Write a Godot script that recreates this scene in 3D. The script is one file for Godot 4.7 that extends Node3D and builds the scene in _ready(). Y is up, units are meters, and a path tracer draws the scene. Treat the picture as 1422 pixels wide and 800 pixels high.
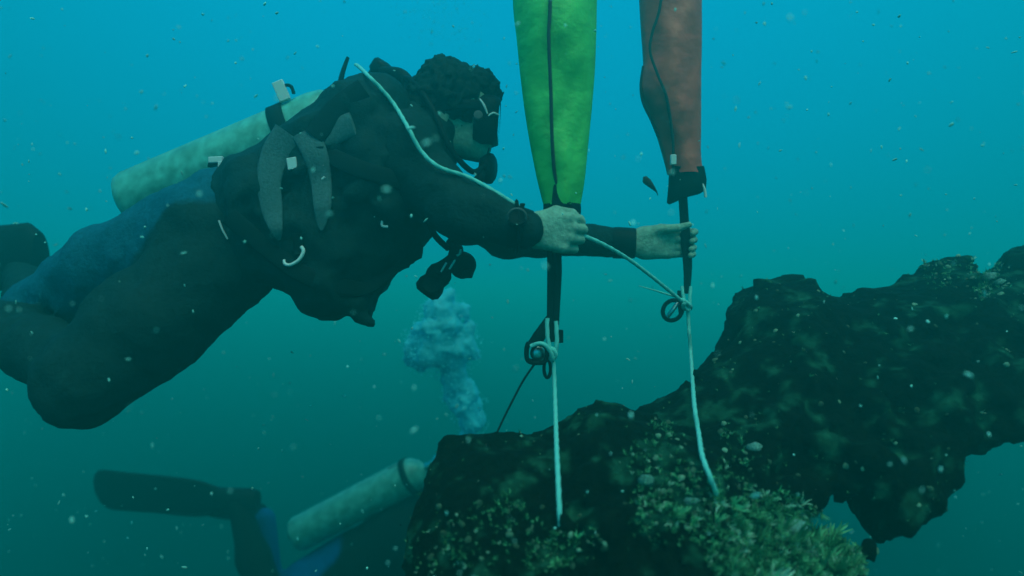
extends Node3D
# Two divers lift a sunken log with a yellow and a red lift bag; camera at mid-water, metres, y up.

const FOCAL := 966.0            # photograph pixels per metre at one metre: turns a traced pixel and its depth into a point
var rng := RandomNumberGenerator.new()
var taken := {}
var M := {}
var solid := []                 # the distance grids that ropes and trim lie on

func P(u: float, v: float, d: float) -> Vector3:
	return Vector3((u - 711.0) / FOCAL * d, (400.0 - v) / FOCAL * d, -d)

# ---------------------------------------------------------------- scene tree helpers
func numbered(called: String, parent: Node) -> String:
	var key := str(parent.get_instance_id()) + called
	var n: int = taken.get(key, 0)
	taken[key] = n + 1
	return called if n == 0 else "%s_%03d" % [called, n]

func tag(o: Node, label: String, category: String, group := "", kind := "") -> void:
	if label: o.set_meta("label", label)
	if category: o.set_meta("category", category)
	if group: o.set_meta("group", group)
	if kind: o.set_meta("kind", kind)

func thing(called: String, label: String, category: String, at: Vector3, group := "") -> Node3D:
	var o := Node3D.new()
	o.name = numbered(called, self)
	add_child(o, true)
	o.position = at
	tag(o, label, category, group)
	return o

func world_of(o: Node3D) -> Vector3:
	var p := Vector3.ZERO
	var q: Node = o
	while q != self and q is Node3D:
		p += (q as Node3D).position
		q = q.get_parent()
	return p

# Commits a mesh given in world coordinates as one named part; its vertices are moved to the part's own origin.
func part(called: String, st: SurfaceTool, mat: Material, parent: Node3D, label := "") -> MeshInstance3D:
	var o := MeshInstance3D.new()
	o.name = numbered(called, parent)
	o.mesh = st.commit()
	o.material_override = mat
	parent.add_child(o, true)
	o.position = -world_of(parent)
	if label: o.set_meta("label", label)
	return o

func alone(called: String, st: SurfaceTool, mat: Material, label: String, category: String, group := "", kind := "") -> MeshInstance3D:
	var o := MeshInstance3D.new()
	o.name = numbered(called, self)
	o.mesh = st.commit()
	o.material_override = mat
	add_child(o, true)
	tag(o, label, category, group, kind)
	return o

# ---------------------------------------------------------------- mesh helpers
func begin() -> SurfaceTool:
	var st := SurfaceTool.new()
	st.begin(Mesh.PRIMITIVE_TRIANGLES)
	return st

func tri(st: SurfaceTool, a: Vector3, b: Vector3, c: Vector3) -> void:
	st.add_vertex(a); st.add_vertex(b); st.add_vertex(c)

# A skin over rings of equal length (each ring goes round its shape), capped at both ends; smooth.
func loft(st: SurfaceTool, rings: Array, cap := true, col := Color.WHITE, smooth := true) -> void:
	var n: int = rings[0].size()
	var one := SurfaceTool.new()
	one.begin(Mesh.PRIMITIVE_TRIANGLES)
	one.set_smooth_group(0 if smooth else -1)
	one.set_color(col)
	for i in rings.size() - 1:
		var a: PackedVector3Array = rings[i]
		var b: PackedVector3Array = rings[i + 1]
		for j in n:
			var k := (j + 1) % n
			tri(one, a[j], b[j], b[k])
			tri(one, a[j], b[k], a[k])
	if cap:
		for e in [0, rings.size() - 1]:
			one.set_smooth_group(-1)
			var r: PackedVector3Array = rings[e]
			var c := Vector3.ZERO
			for p in r: c += p
			c /= n
			for j in n:
				var k := (j + 1) % n
				if e == 0: tri(one, c, r[j], r[k])
				else: tri(one, c, r[k], r[j])
	one.generate_normals()
	st.append_from(one.commit(), 0, Transform3D.IDENTITY)

func curve_of(pts: Array, per := 8) -> PackedVector3Array:
	var out := PackedVector3Array()
	var n := pts.size()
	for i in n - 1:
		var a: Vector3 = pts[maxi(i - 1, 0)]
		var b: Vector3 = pts[i]
		var c: Vector3 = pts[i + 1]
		var d: Vector3 = pts[mini(i + 2, n - 1)]
		for s in per:
			out.append(b.cubic_interpolate(c, a, d, float(s) / per))
	out.append(pts[n - 1])
	return out

# A tube along a path: radii is one number or one per path point; flat < 1 squashes it along `up`; lobes > 0 twists strands round it.
func tube(st: SurfaceTool, pts: Array, radii, sides := 10, per := 8, flat := 1.0, up := Vector3(0, 0, 1), lobes := 0, pitch := 0.03, closed_path := false) -> void:
	var c := curve_of(pts, per)
	var rings := []
	var run := 0.0
	for i in c.size():
		var t := (c[mini(i + 1, c.size() - 1)] - c[maxi(i - 1, 0)]).normalized()
		if closed_path and (i == 0 or i == c.size() - 1):
			t = (c[1] - c[c.size() - 2]).normalized()
		var x := up.cross(t)
		if x.length() < 0.05: x = Vector3(0, 1, 0.3).cross(t)
		x = x.normalized()
		var y := t.cross(x).normalized()
		if i > 0: run += (c[i] - c[i - 1]).length()
		var r: float
		if radii is Array:
			var f: float = float(i) / maxf(c.size() - 1, 1) * (radii.size() - 1)
			var k := mini(int(f), radii.size() - 2)
			r = lerpf(radii[k], radii[k + 1], f - k)
		else:
			r = radii
		var ring := PackedVector3Array()
		for j in sides:
			var a := TAU * j / sides
			var q := r
			if lobes > 0: q *= 1.0 + 0.11 * cos(lobes * (a - run / pitch * TAU / lobes))
			ring.append(c[i] + x * cos(a) * q + y * sin(a) * q * flat)
		rings.append(ring)
	loft(st, rings, not closed_path)

# Profile of [distance along axis, radius] turned round an axis.
func lathe(st: SurfaceTool, at: Vector3, axis: Vector3, profile: Array, sides := 24) -> void:
	var t := axis.normalized()
	var x := t.cross(Vector3(0.31, 0.2, 0.93)).normalized()
	var y := t.cross(x)
	var rings := []
	for p in profile:
		var ring := PackedVector3Array()
		for j in sides:
			var a := TAU * j / sides
			ring.append(at + t * float(p[0]) + (x * cos(a) + y * sin(a)) * maxf(p[1], 0.0005))
		rings.append(ring)
	loft(st, rings, true)

# A rounded box: axes give its half extents.
func slab(st: SurfaceTool, at: Vector3, ax: Vector3, ay: Vector3, az: Vector3, bevel := 0.25) -> void:
	var rings := []
	var b := minf(minf(ax.length(), ay.length()), az.length()) * bevel
	var nx := ax.normalized()
	var ny := ay.normalized()
	var nz := az.normalized()
	for s in [[-1.0, b], [-1.0 , 0.0], [1.0, 0.0], [1.0, b]]:
		var inset: float = s[1]
		var z: Vector3 = az * s[0] - nz * (signf(s[0]) * (0.0 if inset > 0 else b))
		var hx := ax.length() - inset
		var hy := ay.length() - inset
		var ring := PackedVector3Array()
		for q in [[1, 1], [-1, 1], [-1, -1], [1, -1]]:
			var c: Vector3 = at + z + nx * (q[0] * (hx - b)) + ny * (q[1] * (hy - b))
			var a0: float = atan2(q[1], q[0]) - PI / 4
			for m in 4:
				var a := a0 + PI / 2 * m / 3.0
				ring.append(c + (nx * cos(a) + ny * sin(a)) * b)
		rings.append(ring)
	loft(st, rings, true)

func ring_of(at: Vector3, x: Vector3, y: Vector3, n := 12, from := 0.0, to := TAU) -> Array:
	var out := []
	for i in n + 1:
		var a := lerpf(from, to, float(i) / n)
		out.append(at + x * cos(a) + y * sin(a))
	return out

# ---------------------------------------------------------------- smooth solids: a distance grid meshed as surface nets
class Field:
	var lo: Vector3
	var nx: int
	var ny: int
	var nz: int
	var h: float
	var val := PackedFloat32Array()
	var hue := PackedByteArray()
	var palette := []
	func _init(a: Vector3, b: Vector3, cell: float) -> void:
		h = cell
		lo = Vector3(minf(a.x, b.x), minf(a.y, b.y), minf(a.z, b.z))
		var s := (a - b).abs()
		nx = int(s.x / h) + 2; ny = int(s.y / h) + 2; nz = int(s.z / h) + 2
		val.resize(nx * ny * nz); val.fill(9.0)
		hue.resize(nx * ny * nz)
	func colour(c: Color) -> int:
		palette.append(c)
		return palette.size() - 1
	# tapered capsule; squash > 1 flattens it along axis n
	func cap(a: Vector3, b: Vector3, ra: float, rb: float, c: int, k := 0.02, n := Vector3.ZERO, squash := 1.0) -> void:
		var m := maxf(ra, rb) + k + 2.5 * h
		var i0 := maxi(int((minf(a.x, b.x) - m - lo.x) / h), 0)
		var i1 := mini(int((maxf(a.x, b.x) + m - lo.x) / h) + 1, nx - 1)
		var j0 := maxi(int((minf(a.y, b.y) - m - lo.y) / h), 0)
		var j1 := mini(int((maxf(a.y, b.y) + m - lo.y) / h) + 1, ny - 1)
		var k0 := maxi(int((minf(a.z, b.z) - m - lo.z) / h), 0)
		var k1 := mini(int((maxf(a.z, b.z) + m - lo.z) / h) + 1, nz - 1)
		var ab := b - a
		var l2 := maxf(ab.length_squared(), 1e-9)
		for kk in range(k0, k1 + 1):
			for jj in range(j0, j1 + 1):
				var row := nx * (jj + ny * kk)
				var p := Vector3(lo.x + i0 * h, lo.y + jj * h, lo.z + kk * h) - a
				for ii in range(i0, i1 + 1):
					var t := clampf(p.dot(ab) / l2, 0.0, 1.0)
					var o := p - ab * t
					if squash != 1.0:
						o += n * (o.dot(n) * (squash - 1.0))
					var d := o.length() - (ra + (rb - ra) * t)
					var at := row + ii
					var was := val[at]
					if d < was: hue[at] = c
					var e := k - absf(was - d)
					val[at] = minf(was, d) - (e * e / (4.0 * k) if e > 0.0 else 0.0)
					p.x += h
	# outline (x, y at the reference plane) given thickness: half depth `deep`, rounded over `round` metres from its edge; mid plane z = z0 + zx*(x-x0) + zy*(y-y0)
	func pad(poly: PackedVector2Array, z0: float, x0: float, zx: float, deep: float, round_: float, c: int, k := 0.02, noise: FastNoiseLite = null, amp := 0.0, noise2: FastNoiseLite = null, amp2 := 0.0, y0 := 0.0, zy := 0.0) -> void:
		var n := poly.size()
		for jj in ny:
			for ii in nx:
				var q := Vector2(lo.x + ii * h, lo.y + jj * h)
				var d2 := 1e9
				var inside := false
				var b := poly[n - 1]
				for m in n:
					var a := poly[m]
					var e := b - a
					var w := q - a
					var t := clampf(w.dot(e) / maxf(e.length_squared(), 1e-12), 0.0, 1.0)
					d2 = minf(d2, (w - e * t).length_squared())
					if (a.y > q.y) != (b.y > q.y) and q.x < (b.x - a.x) * (q.y - a.y) / (b.y - a.y) + a.x:
						inside = not inside
					b = a
				d2 = sqrt(d2)
				if not inside and d2 > 0.12: continue
				var half := 0.0
				if inside:
					var t := 1.0 - minf(d2 / round_, 1.0)
					half = deep * sqrt(maxf(1.0 - t * t, 0.0))
				var mid := z0 + zx * (q.x - x0) + zy * (q.y - y0)
				for kk in nz:
					var z := lo.z + kk * h
					var dz := absf(z - mid)
					var f: float
					if inside: f = (dz - half) * 0.75 if dz > half else maxf(-d2, (dz - half) * 0.75)
					else: f = sqrt(d2 * d2 + dz * dz)
					if f < 0.15:
						if noise: f += noise.get_noise_3d(q.x, q.y, z) * amp
						if noise2: f += noise2.get_noise_3d(q.x, q.y, z) * amp2
					var at := ii + nx * (jj + ny * kk)
					var was := val[at]
					if f < was: hue[at] = c
					var e := k - absf(was - f)
					val[at] = minf(was, f) - (e * e / (4.0 * k) if e > 0.0 else 0.0)
	func grow(noise: FastNoiseLite, amp: float) -> void:
		for kk in nz:
			for jj in ny:
				for ii in nx:
					var at := ii + nx * (jj + ny * kk)
					if absf(val[at]) < 0.1:
						val[at] += noise.get_noise_3d(lo.x + ii * h, lo.y + jj * h, lo.z + kk * h) * amp
	func at(p: Vector3) -> float:
		var q := (p - lo) / h
		var i := int(q.x); var j := int(q.y); var k := int(q.z)
		if i < 0 or j < 0 or k < 0 or i >= nx or j >= ny or k >= nz: return 9.0
		return val[i + nx * (j + ny * k)]
	# first surface point on the line from a towards b
	func hit(a: Vector3, b: Vector3) -> Vector3:
		var n := int((b - a).length() / (h * 0.25))
		for s in n:
			var p := a.lerp(b, float(s) / n)
			if at(p) < 0.0: return p
		return b
	func mesh(st: SurfaceTool, patch: FastNoiseLite = null, tones: FastNoiseLite = null, crust := Color.WHITE) -> Array:
		var ids := PackedInt32Array(); ids.resize(val.size()); ids.fill(-1)
		var verts := PackedVector3Array()
		var norms := PackedVector3Array()
		var cols := PackedColorArray()
		var off := PackedInt32Array([0, 1, nx, nx + 1, nx * ny, nx * ny + 1, nx * ny + nx, nx * ny + nx + 1])
		var far := 9.0 * h
		var v := PackedFloat32Array(); v.resize(8)
		var pairs := [[0, 1], [2, 3], [4, 5], [6, 7], [0, 2], [1, 3], [4, 6], [5, 7], [0, 4], [1, 5], [2, 6], [3, 7]]
		for k in nz - 1:
			for j in ny - 1:
				var row := nx * (j + ny * k)
				for i in nx - 1:
					var base := row + i
					if absf(val[base]) > far: continue
					var neg := 0
					for c in 8:
						v[c] = val[base + off[c]]
						if v[c] < 0.0: neg += 1
					if neg == 0 or neg == 8: continue
					var sum := Vector3.ZERO
					var cnt := 0
					for pr in pairs:
						var a: int = pr[0]
						var b: int = pr[1]
						if (v[a] < 0.0) != (v[b] < 0.0):
							var t := v[a] / (v[a] - v[b])
							var pa := Vector3(a & 1, (a >> 1) & 1, a >> 2)
							var pb := Vector3(b & 1, (b >> 1) & 1, b >> 2)
							sum += pa.lerp(pb, t)
							cnt += 1
					ids[base] = verts.size()
					var pos := lo + (Vector3(i, j, k) + sum / cnt) * h
					verts.append(pos)
					var g := Vector3(v[1] + v[3] + v[5] + v[7] - v[0] - v[2] - v[4] - v[6], v[2] + v[3] + v[6] + v[7] - v[0] - v[1] - v[4] - v[5], v[4] + v[5] + v[6] + v[7] - v[0] - v[1] - v[2] - v[3])
					if i > 0 and j > 0 and k > 0 and i < nx - 2 and j < ny - 2 and k < nz - 2:
						var w := Vector3(val[base + 2] - val[base - 1], val[base + 2 * nx] - val[base - nx], val[base + 2 * nx * ny] - val[base - nx * ny])
						if w.length() < 1.0: g += w
					g = g.normalized()
					norms.append(g)
					var cc := Color(0, 0, 0)
					for c in 8: cc += palette[hue[base + off[c]]] * 0.125
					cc.a = 1.0
					if patch:
						var tn := tones.get_noise_3dv(pos)
						var share := clampf((patch.get_noise_3dv(pos) + 0.35 * tn - 0.18) * 6.0, 0.0, 1.0)
						cc = (cc * (1.0 + 0.6 * tn)).lerp(crust, share * 0.7)
					cols.append(cc)
		var idx := PackedInt32Array()
		var step := [1, nx, nx * ny]
		for k in range(1, nz - 1):
			for j in range(1, ny - 1):
				var row := nx * (j + ny * k)
				for i in range(1, nx - 1):
					var base := row + i
					var v0 := val[base]
					if absf(v0) > far: continue
					for ax in 3:
						var v1 := val[base + step[ax]]
						if (v0 < 0.0) == (v1 < 0.0): continue
						var u: int = step[(ax + 1) % 3]
						var w: int = step[(ax + 2) % 3]
						var a := ids[base]
						var b := ids[base - u]
						var c := ids[base - u - w]
						var d := ids[base - w]
						if a < 0 or b < 0 or c < 0 or d < 0: continue
						if v0 < 0.0: idx.append_array([a, c, b, a, d, c])
						else: idx.append_array([a, b, c, a, c, d])
		var arr := []
		arr.resize(Mesh.ARRAY_MAX)
		arr[Mesh.ARRAY_VERTEX] = verts
		arr[Mesh.ARRAY_NORMAL] = norms
		arr[Mesh.ARRAY_COLOR] = cols
		arr[Mesh.ARRAY_INDEX] = idx
		var am := ArrayMesh.new()
		am.add_surface_from_arrays(Mesh.PRIMITIVE_TRIANGLES, arr)
		st.append_from(am, 0, Transform3D.IDENTITY)
		return [verts, norms]

func outline(px: Array, d: float) -> PackedVector2Array:
	var out := PackedVector2Array()
	for q in px:
		var p := P(q[0], q[1], d)
		out.append(Vector2(p.x, p.y))
	return out

# the same for an outline on the slanting plane z = z0 + zx*(x-x0) + zy*(y-y0)
func outline_on(px: Array, z0: float, x0: float, zx: float, y0: float, zy: float) -> PackedVector2Array:
	var out := PackedVector2Array()
	for q in px:
		var d: float = (zx * x0 + zy * y0 - z0) / (1.0 + zx * (q[0] - 711.0) / FOCAL + zy * (400.0 - q[1]) / FOCAL)
		var p := P(q[0], q[1], d)
		out.append(Vector2(p.x, p.y))
	return out

func noise_of(sd: int, freq: float, octaves := 4, ridged := false) -> FastNoiseLite:
	var n := FastNoiseLite.new()
	n.seed = sd
	n.frequency = freq
	n.noise_type = FastNoiseLite.TYPE_SIMPLEX_SMOOTH
	n.fractal_octaves = octaves
	n.fractal_type = FastNoiseLite.FRACTAL_RIDGED if ridged else FastNoiseLite.FRACTAL_FBM
	return n

func swarm(called: String, mesh: Mesh, mat: Material, list: Array, parent: Node3D, label := "", category := "") -> MultiMeshInstance3D:
	var mm := MultiMesh.new()
	mm.transform_format = MultiMesh.TRANSFORM_3D
	mm.use_colors = true
	mm.mesh = mesh
	mm.instance_count = list.size()
	for i in list.size():
		mm.set_instance_transform(i, list[i][0])
		mm.set_instance_color(i, list[i][1])
	var o := MultiMeshInstance3D.new()
	o.name = numbered(called, parent)
	o.multimesh = mm
	o.material_override = mat
	parent.add_child(o, true)
	if parent != self: o.position = -world_of(parent)
	tag(o, label, category, "", "stuff")
	return o

# ---------------------------------------------------------------- materials
func grain(sd: int, freq: float, dark: Color, pale: Color, octaves := 5) -> NoiseTexture2D:
	var t := NoiseTexture2D.new()
	t.width = 512; t.height = 512
	t.seamless = true
	t.noise = noise_of(sd, freq, octaves)
	var g := Gradient.new()
	g.set_color(0, dark); g.set_color(1, pale)
	t.color_ramp = g
	return t

func bumps(sd: int, freq: float, strength := 6.0, octaves := 5) -> NoiseTexture2D:
	var t := NoiseTexture2D.new()
	t.width = 512; t.height = 512
	t.seamless = true
	t.as_normal_map = true
	t.bump_strength = strength
	t.noise = noise_of(sd, freq, octaves)
	return t

# colours are real-world linear base colours
func mat(called: String, c: Color, rough := 0.8, metal := 0.0, tex: Texture2D = null, normal: Texture2D = null, scale := 6.0, vertex := false) -> StandardMaterial3D:
	var m := StandardMaterial3D.new()
	m.resource_name = called
	m.albedo_color = c.linear_to_srgb()
	m.roughness = rough
	m.metallic = metal
	if tex: m.albedo_texture = tex
	if normal:
		m.normal_enabled = true
		m.normal_texture = normal
		m.normal_scale = 0.8
	if tex or normal:
		m.uv1_triplanar = true
		m.uv1_world_triplanar = false
		m.uv1_scale = Vector3.ONE * scale
	m.vertex_color_use_as_albedo = vertex
	M[called] = m
	return m

func materials() -> void:
	var cloth := bumps(11, 0.03, 5.0)
	var fine := grain(5, 0.02, Color(0.72, 0.72, 0.72), Color(1, 1, 1))
	mat("body", Color(1, 1, 1), 0.75, 0.0, fine, cloth, 5.0, true)
	mat("vest", Color(0.011, 0.048, 0.052), 0.7, 0.0, fine, cloth, 8.0)
	mat("vest_panel", Color(0.1, 0.2, 0.21), 0.7, 0.0, fine, cloth, 9.0)
	mat("strap", Color(0.01, 0.03, 0.033), 0.8, 0.0, fine, cloth, 20.0)
	mat("pale_strap", Color(0.16, 0.17, 0.17), 0.8, 0.0, fine, cloth, 20.0)
	mat("rubber", Color(0.009, 0.017, 0.019), 0.5)
	mat("dark_plastic", Color(0.009, 0.018, 0.02), 0.4)
	mat("steel", Color(0.6, 0.62, 0.62), 0.3, 1.0)
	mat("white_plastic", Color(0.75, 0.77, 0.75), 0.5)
	mat("tank_paint", Color(0.2, 0.78, 0.66), 0.45, 0.0, grain(8, 0.014, Color(0.55, 0.58, 0.55), Color(1, 1, 1)), null, 2.5)
	mat("chrome", Color(0.55, 0.56, 0.55), 0.25, 1.0)
	mat("hair", Color(0.011, 0.026, 0.025), 0.7)
	mat("yellow_bag", Color(0.16, 0.84, 0.16), 0.55, 0.0, grain(21, 0.008, Color(0.85, 0.85, 0.85), Color(1, 1, 1)), bumps(22, 0.012, 6.0), 3.0)
	mat("red_bag", Color(1.0, 0.12, 0.075), 0.55, 0.0, grain(23, 0.008, Color(0.85, 0.85, 0.85), Color(1, 1, 1)), bumps(24, 0.012, 6.0), 3.0)
	for k in ["yellow_bag", "red_bag"]:
		M[k].backlight_enabled = true
		M[k].backlight = Color(0.5, 0.5, 0.5)
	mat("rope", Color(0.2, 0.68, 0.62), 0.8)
	mat("dark_cord", Color(0.03, 0.035, 0.035), 0.8)
	mat("bark", Color(1, 1, 1), 0.95, 0.0, grain(31, 0.016, Color(0.35, 0.35, 0.33), Color(1, 1, 1)), bumps(32, 0.02, 9.0), 4.0, true)
	mat("growth", Color(1, 1, 1), 0.85, 0.0, null, null, 1.0, true)
	M.growth.backlight_enabled = true
	M.growth.backlight = Color(0.3, 0.3, 0.3)
	mat("sponge", Color(0.3, 0.5, 0.4), 0.9, 0.0, grain(44, 0.03, Color(0.3, 0.3, 0.3), Color(1, 1, 1)), bumps(45, 0.05, 8.0), 14.0)
	mat("speck", Color(1, 1, 1), 0.7, 0.0, null, null, 1.0, true)
	mat("bubble", Color(0.1, 0.92, 1.0), 0.3, 0.0, null, null, 1.0, true)
	var pane := mat("mask_glass", Color(0.8, 0.9, 0.9), 0.03)
	pane.transparency = BaseMaterial3D.TRANSPARENCY_ALPHA
	pane.albedo_color.a = 0.15
	for k in ["rubber", "dark_plastic", "hair"]: M[k].metallic_specular = 0.15
	for k in ["body", "vest", "vest_panel", "strap", "bark"]: M[k].metallic_specular = 0.2
	var fr := mat("froth", Color(0.08, 0.88, 1.0), 0.6)
	fr.transparency = BaseMaterial3D.TRANSPARENCY_ALPHA
	fr.albedo_color.a = 0.82
	fr.backlight_enabled = true
	fr.backlight = Color(0.05, 0.6, 0.7)
	mat("eye", Color(0.7, 0.7, 0.68), 0.2)

# ---------------------------------------------------------------- build
func _ready() -> void:
	rng.seed = 7
	var cam := Camera3D.new()
	cam.name = "camera"
	cam.fov = rad_to_deg(2.0 * atan(400.0 / FOCAL))
	cam.near = 0.02
	cam.far = 200.0
	var lens := CameraAttributesPhysical.new()
	lens.frustum_focal_length = 12.0 * FOCAL / 400.0
	lens.frustum_focus_distance = 1.8
	lens.exposure_aperture = 1.5
	cam.attributes = lens
	add_child(cam)
	cam.current = true

	# the water all round: bright blue from the surface, dark green from the deep
	var sky_mat := ProceduralSkyMaterial.new()
	sky_mat.sky_top_color = Color(0.006, 0.7, 1.6).linear_to_srgb()
	sky_mat.sky_horizon_color = Color(0.002, 0.48, 0.465).linear_to_srgb()
	sky_mat.sky_curve = 0.2
	sky_mat.ground_horizon_color = Color(0.002, 0.48, 0.465).linear_to_srgb()
	sky_mat.ground_bottom_color = Color(0.0, 0.002, 0.0015).linear_to_srgb()
	sky_mat.ground_curve = 0.1
	sky_mat.sun_angle_max = 0.0
	var env := Environment.new()
	env.background_mode = Environment.BG_SKY
	env.sky = Sky.new()
	env.sky.sky_material = sky_mat
	env.tonemap_mode = Environment.TONE_MAPPER_LINEAR
	env.tonemap_exposure = 1.0
	env.sdfgi_enabled = true
	env.ssao_enabled = true
	env.ssil_enabled = true
	# the water's own scattering: strongly forward, as sea water does
	env.volumetric_fog_enabled = true
	env.volumetric_fog_density = 0.23
	env.volumetric_fog_albedo = Color(0.0, 0.95, 0.81)
	env.volumetric_fog_anisotropy = 0.62
	var we := WorldEnvironment.new()
	we.name = "surrounding_water"
	we.environment = env
	add_child(we)

	# daylight spread by the waves and metres of water above
	var sun := DirectionalLight3D.new()
	sun.name = "sun"
	sun.light_energy = 0.8
	sun.light_color = Color(0.78, 1.0, 0.92)
	sun.light_angular_distance = 40.0
	sun.shadow_enabled = true
	sun.rotation_degrees = Vector3(-64, 20, 0)
	add_child(sun)

	materials()
	var t0 := Time.get_ticks_msec()
	sunken_log()
	print("log ", Time.get_ticks_msec() - t0)
	near_diver()
	print("near ", Time.get_ticks_msec() - t0)
	far_diver()
	print("far ", Time.get_ticks_msec() - t0)
	lift_bags()
	ropes()
	bubbles()
	specks()
	print("all ", Time.get_ticks_msec() - t0)

# ---------------------------------------------------------------- the log
func sunken_log() -> void:
	var root := thing("sunken_log", "huge dark rotten log with broken stubs, covered in pale growth, under the two lift bags", "log", P(1000, 760, 1.8))
	var F := Field.new(P(540, 330, 1.9) + Vector3(0, 0, -0.8), P(1560, 930, 1.9) + Vector3(0, 0, 0.85), 0.013)
	var wood := F.colour(Color(0.008, 0.014, 0.009))
	var big := noise_of(3, 5.0, 4)
	var rough := noise_of(4, 22.0, 3, true)
	# far arm, running up to the right
	var a := [[860, 600], [880, 574], [915, 556], [958, 530], [990, 494], [1006, 470], [1016, 420], [1030, 402], [1066, 392], [1100, 378], [1118, 384], [1128, 402], [1150, 412], [1174, 412], [1180, 401], [1222, 398], [1268, 386], [1288, 367], [1322, 360], [1344, 360], [1338, 380], [1332, 396], [1352, 392], [1384, 380], [1394, 364], [1411, 346], [1450, 335], [1560, 310], [1560, 560], [1440, 578], [1406, 590], [1394, 608], [1360, 612], [1345, 631], [1318, 642], [1311, 664], [1290, 680], [1284, 706], [1242, 720], [1228, 752], [1214, 749], [1204, 725], [1184, 690], [1164, 692], [1146, 700], [1134, 684], [1124, 706], [1098, 720], [1050, 760], [960, 760]]
	F.pad(outline_on(a, -1.72, P(1000, 0, 1.72).x, 0.1, P(0, 560, 1.72).y, -0.9), -1.72, P(1000, 0, 1.72).x, 0.1, 0.2, 0.15, wood, 0.02, big, 0.03, rough, 0.009, P(0, 560, 1.72).y, -0.9)
	# near stump, lower and closer to the camera
	var b := [[585, 672], [592, 648], [612, 624], [650, 605], [700, 604], [738, 606], [768, 598], [786, 578], [830, 556], [868, 566], [905, 580], [985, 610], [1036, 672], [1078, 722], [1112, 748], [1156, 764], [1184, 782], [1200, 804], [1206, 960], [560, 960], [556, 800], [566, 720]]
	F.pad(outline_on(b, -1.5, P(850, 0, 1.5).x, 0.1, P(0, 700, 1.5).y, -0.45), -1.5, P(850, 0, 1.5).x, 0.1, 0.22, 0.2, wood, 0.012, big, 0.035, rough, 0.012, P(0, 700, 1.5).y, -0.45)
	# a short rotten snag at the right foot of the near stump
	F.cap(P(1150, 800, 1.42), P(1198, 764, 1.44), 0.04, 0.018, wood, 0.02)
	F.grow(noise_of(6, 11.0, 2), 0.035)
	var st := begin()
	var patch := noise_of(41, 9.0, 4)
	var tones := noise_of(42, 30.0, 3)
	var got := F.mesh(st, patch, tones, Color(0.045, 0.2, 0.12))
	part("trunk", st, M.bark, root)
	solid.append(F)
	# growth: fronds and crusts rooted on the bark
	var verts: PackedVector3Array = got[0]
	var norms: PackedVector3Array = got[1]
	var fronds := []
	var crusts := []
	var lush := [[1060, 760, 85, 1.0], [1140, 785, 60, 1.0], [1090, 795, 100, 1.0], [960, 700, 60, 0.55], [920, 715, 40, 0.5], [1030, 625, 45, 0.3], [900, 660, 50, 0.35], [760, 765, 40, 0.5], [700, 740, 60, 0.3], [1370, 385, 35, 0.3], [1310, 375, 30, 0.25], [920, 610, 30, 0.25], [815, 760, 30, 0.3], [640, 780, 70, 0.25]]
	for n in 130000:
		var i := rng.randi() % verts.size()
		var p := verts[i]
		var nn := norms[i]
		if nn.z < -0.3: continue
		var u := 711.0 + p.x / -p.z * FOCAL
		var v := 400.0 - p.y / -p.z * FOCAL
		if v > 860 or u > 1500: continue
		var thick := 0.02
		for L in lush:
			var q: float = Vector2(u - L[0], v - L[1]).length() / L[2]
			if q < 1.0: thick = maxf(thick, L[3] * (1.0 - q * q * 0.6))
		thick *= 0.6 + 0.8 * clampf(patch.get_noise_3dv(p * 2.0) * 2.0 + 0.4, 0.0, 1.0)
		if rng.randf() > thick: continue
		if rng.randf() < 0.88:
			var up := (nn + Vector3(rng.randfn(0, 0.4), 0.3 + rng.randfn(0, 0.4), rng.randfn(0, 0.4))).normalized()
			var x := up.cross(Vector3(rng.randfn(), rng.randfn(), rng.randfn())).normalized()
			var s := rng.randf_range(0.007, 0.024) * (0.35 + thick)
			if rng.randf() < 0.06: s *= 1.7
			var tone := rng.randf()
			var col := Color(0.03, 0.16, 0.06).lerp(Color(0.2, 0.62, 0.3), tone * tone)
			if rng.randf() < 0.1: col = Color(0.4, 0.62, 0.45)
			fronds.append([Transform3D(Basis(x, up, x.cross(up)) * s, p - nn * 0.004), col])
		else:
			var x := nn.cross(Vector3(rng.randfn(), rng.randfn(), rng.randfn())).normalized()
			var s := rng.randf_range(0.0025, 0.007)
			var col := Color(0.03, 0.06, 0.03).lerp(Color(0.25, 0.42, 0.28), pow(rng.randf(), 3.0))
			crusts.append([Transform3D(Basis(x * s, nn * s * rng.randf_range(0.4, 1.1), x.cross(nn) * s * rng.randf_range(0.6, 1.6)), p), col])
	print("fronds ", fronds.size(), " crusts ", crusts.size())
	for q in [[1100, 736, 0.03], [1086, 748, 0.022], [1036, 757, 0.02], [1150, 738, 0.024], [1158, 788, 0.024], [1128, 772, 0.018], [1000, 788, 0.02], [1072, 776, 0.03], [960, 694, 0.022], [938, 702, 0.016], [1048, 622, 0.016], [752, 764, 0.022], [772, 772, 0.016], [897, 668, 0.018], [1376, 386, 0.022], [1390, 394, 0.018]]:
		var c := rest(q[0], q[1], -0.004, 2.6)
		st = begin()
		st.set_color(Color(0.2, 0.5, 0.38).lerp(Color(0.42, 0.8, 0.68), rng.randf()))
		var b2 := Basis.from_euler(Vector3(rng.randf() * TAU, rng.randf() * TAU, 0)).scaled(Vector3(q[2], q[2] * 0.7, q[2] * 0.6))
		st.append_from(pebble_mesh(rng.randi() % 1000), 0, Transform3D(b2, c))
		var sponge := part("sponge", st, M.growth, root)
		sponge.material_override = M.sponge.duplicate()
		sponge.material_override.albedo_color = Color(0.2, 0.5, 0.38).lerp(Color(0.42, 0.8, 0.68), rng.randf()).linear_to_srgb()
	swarm("weed_fronds", frond_mesh(), M.growth, fronds, root)
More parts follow.
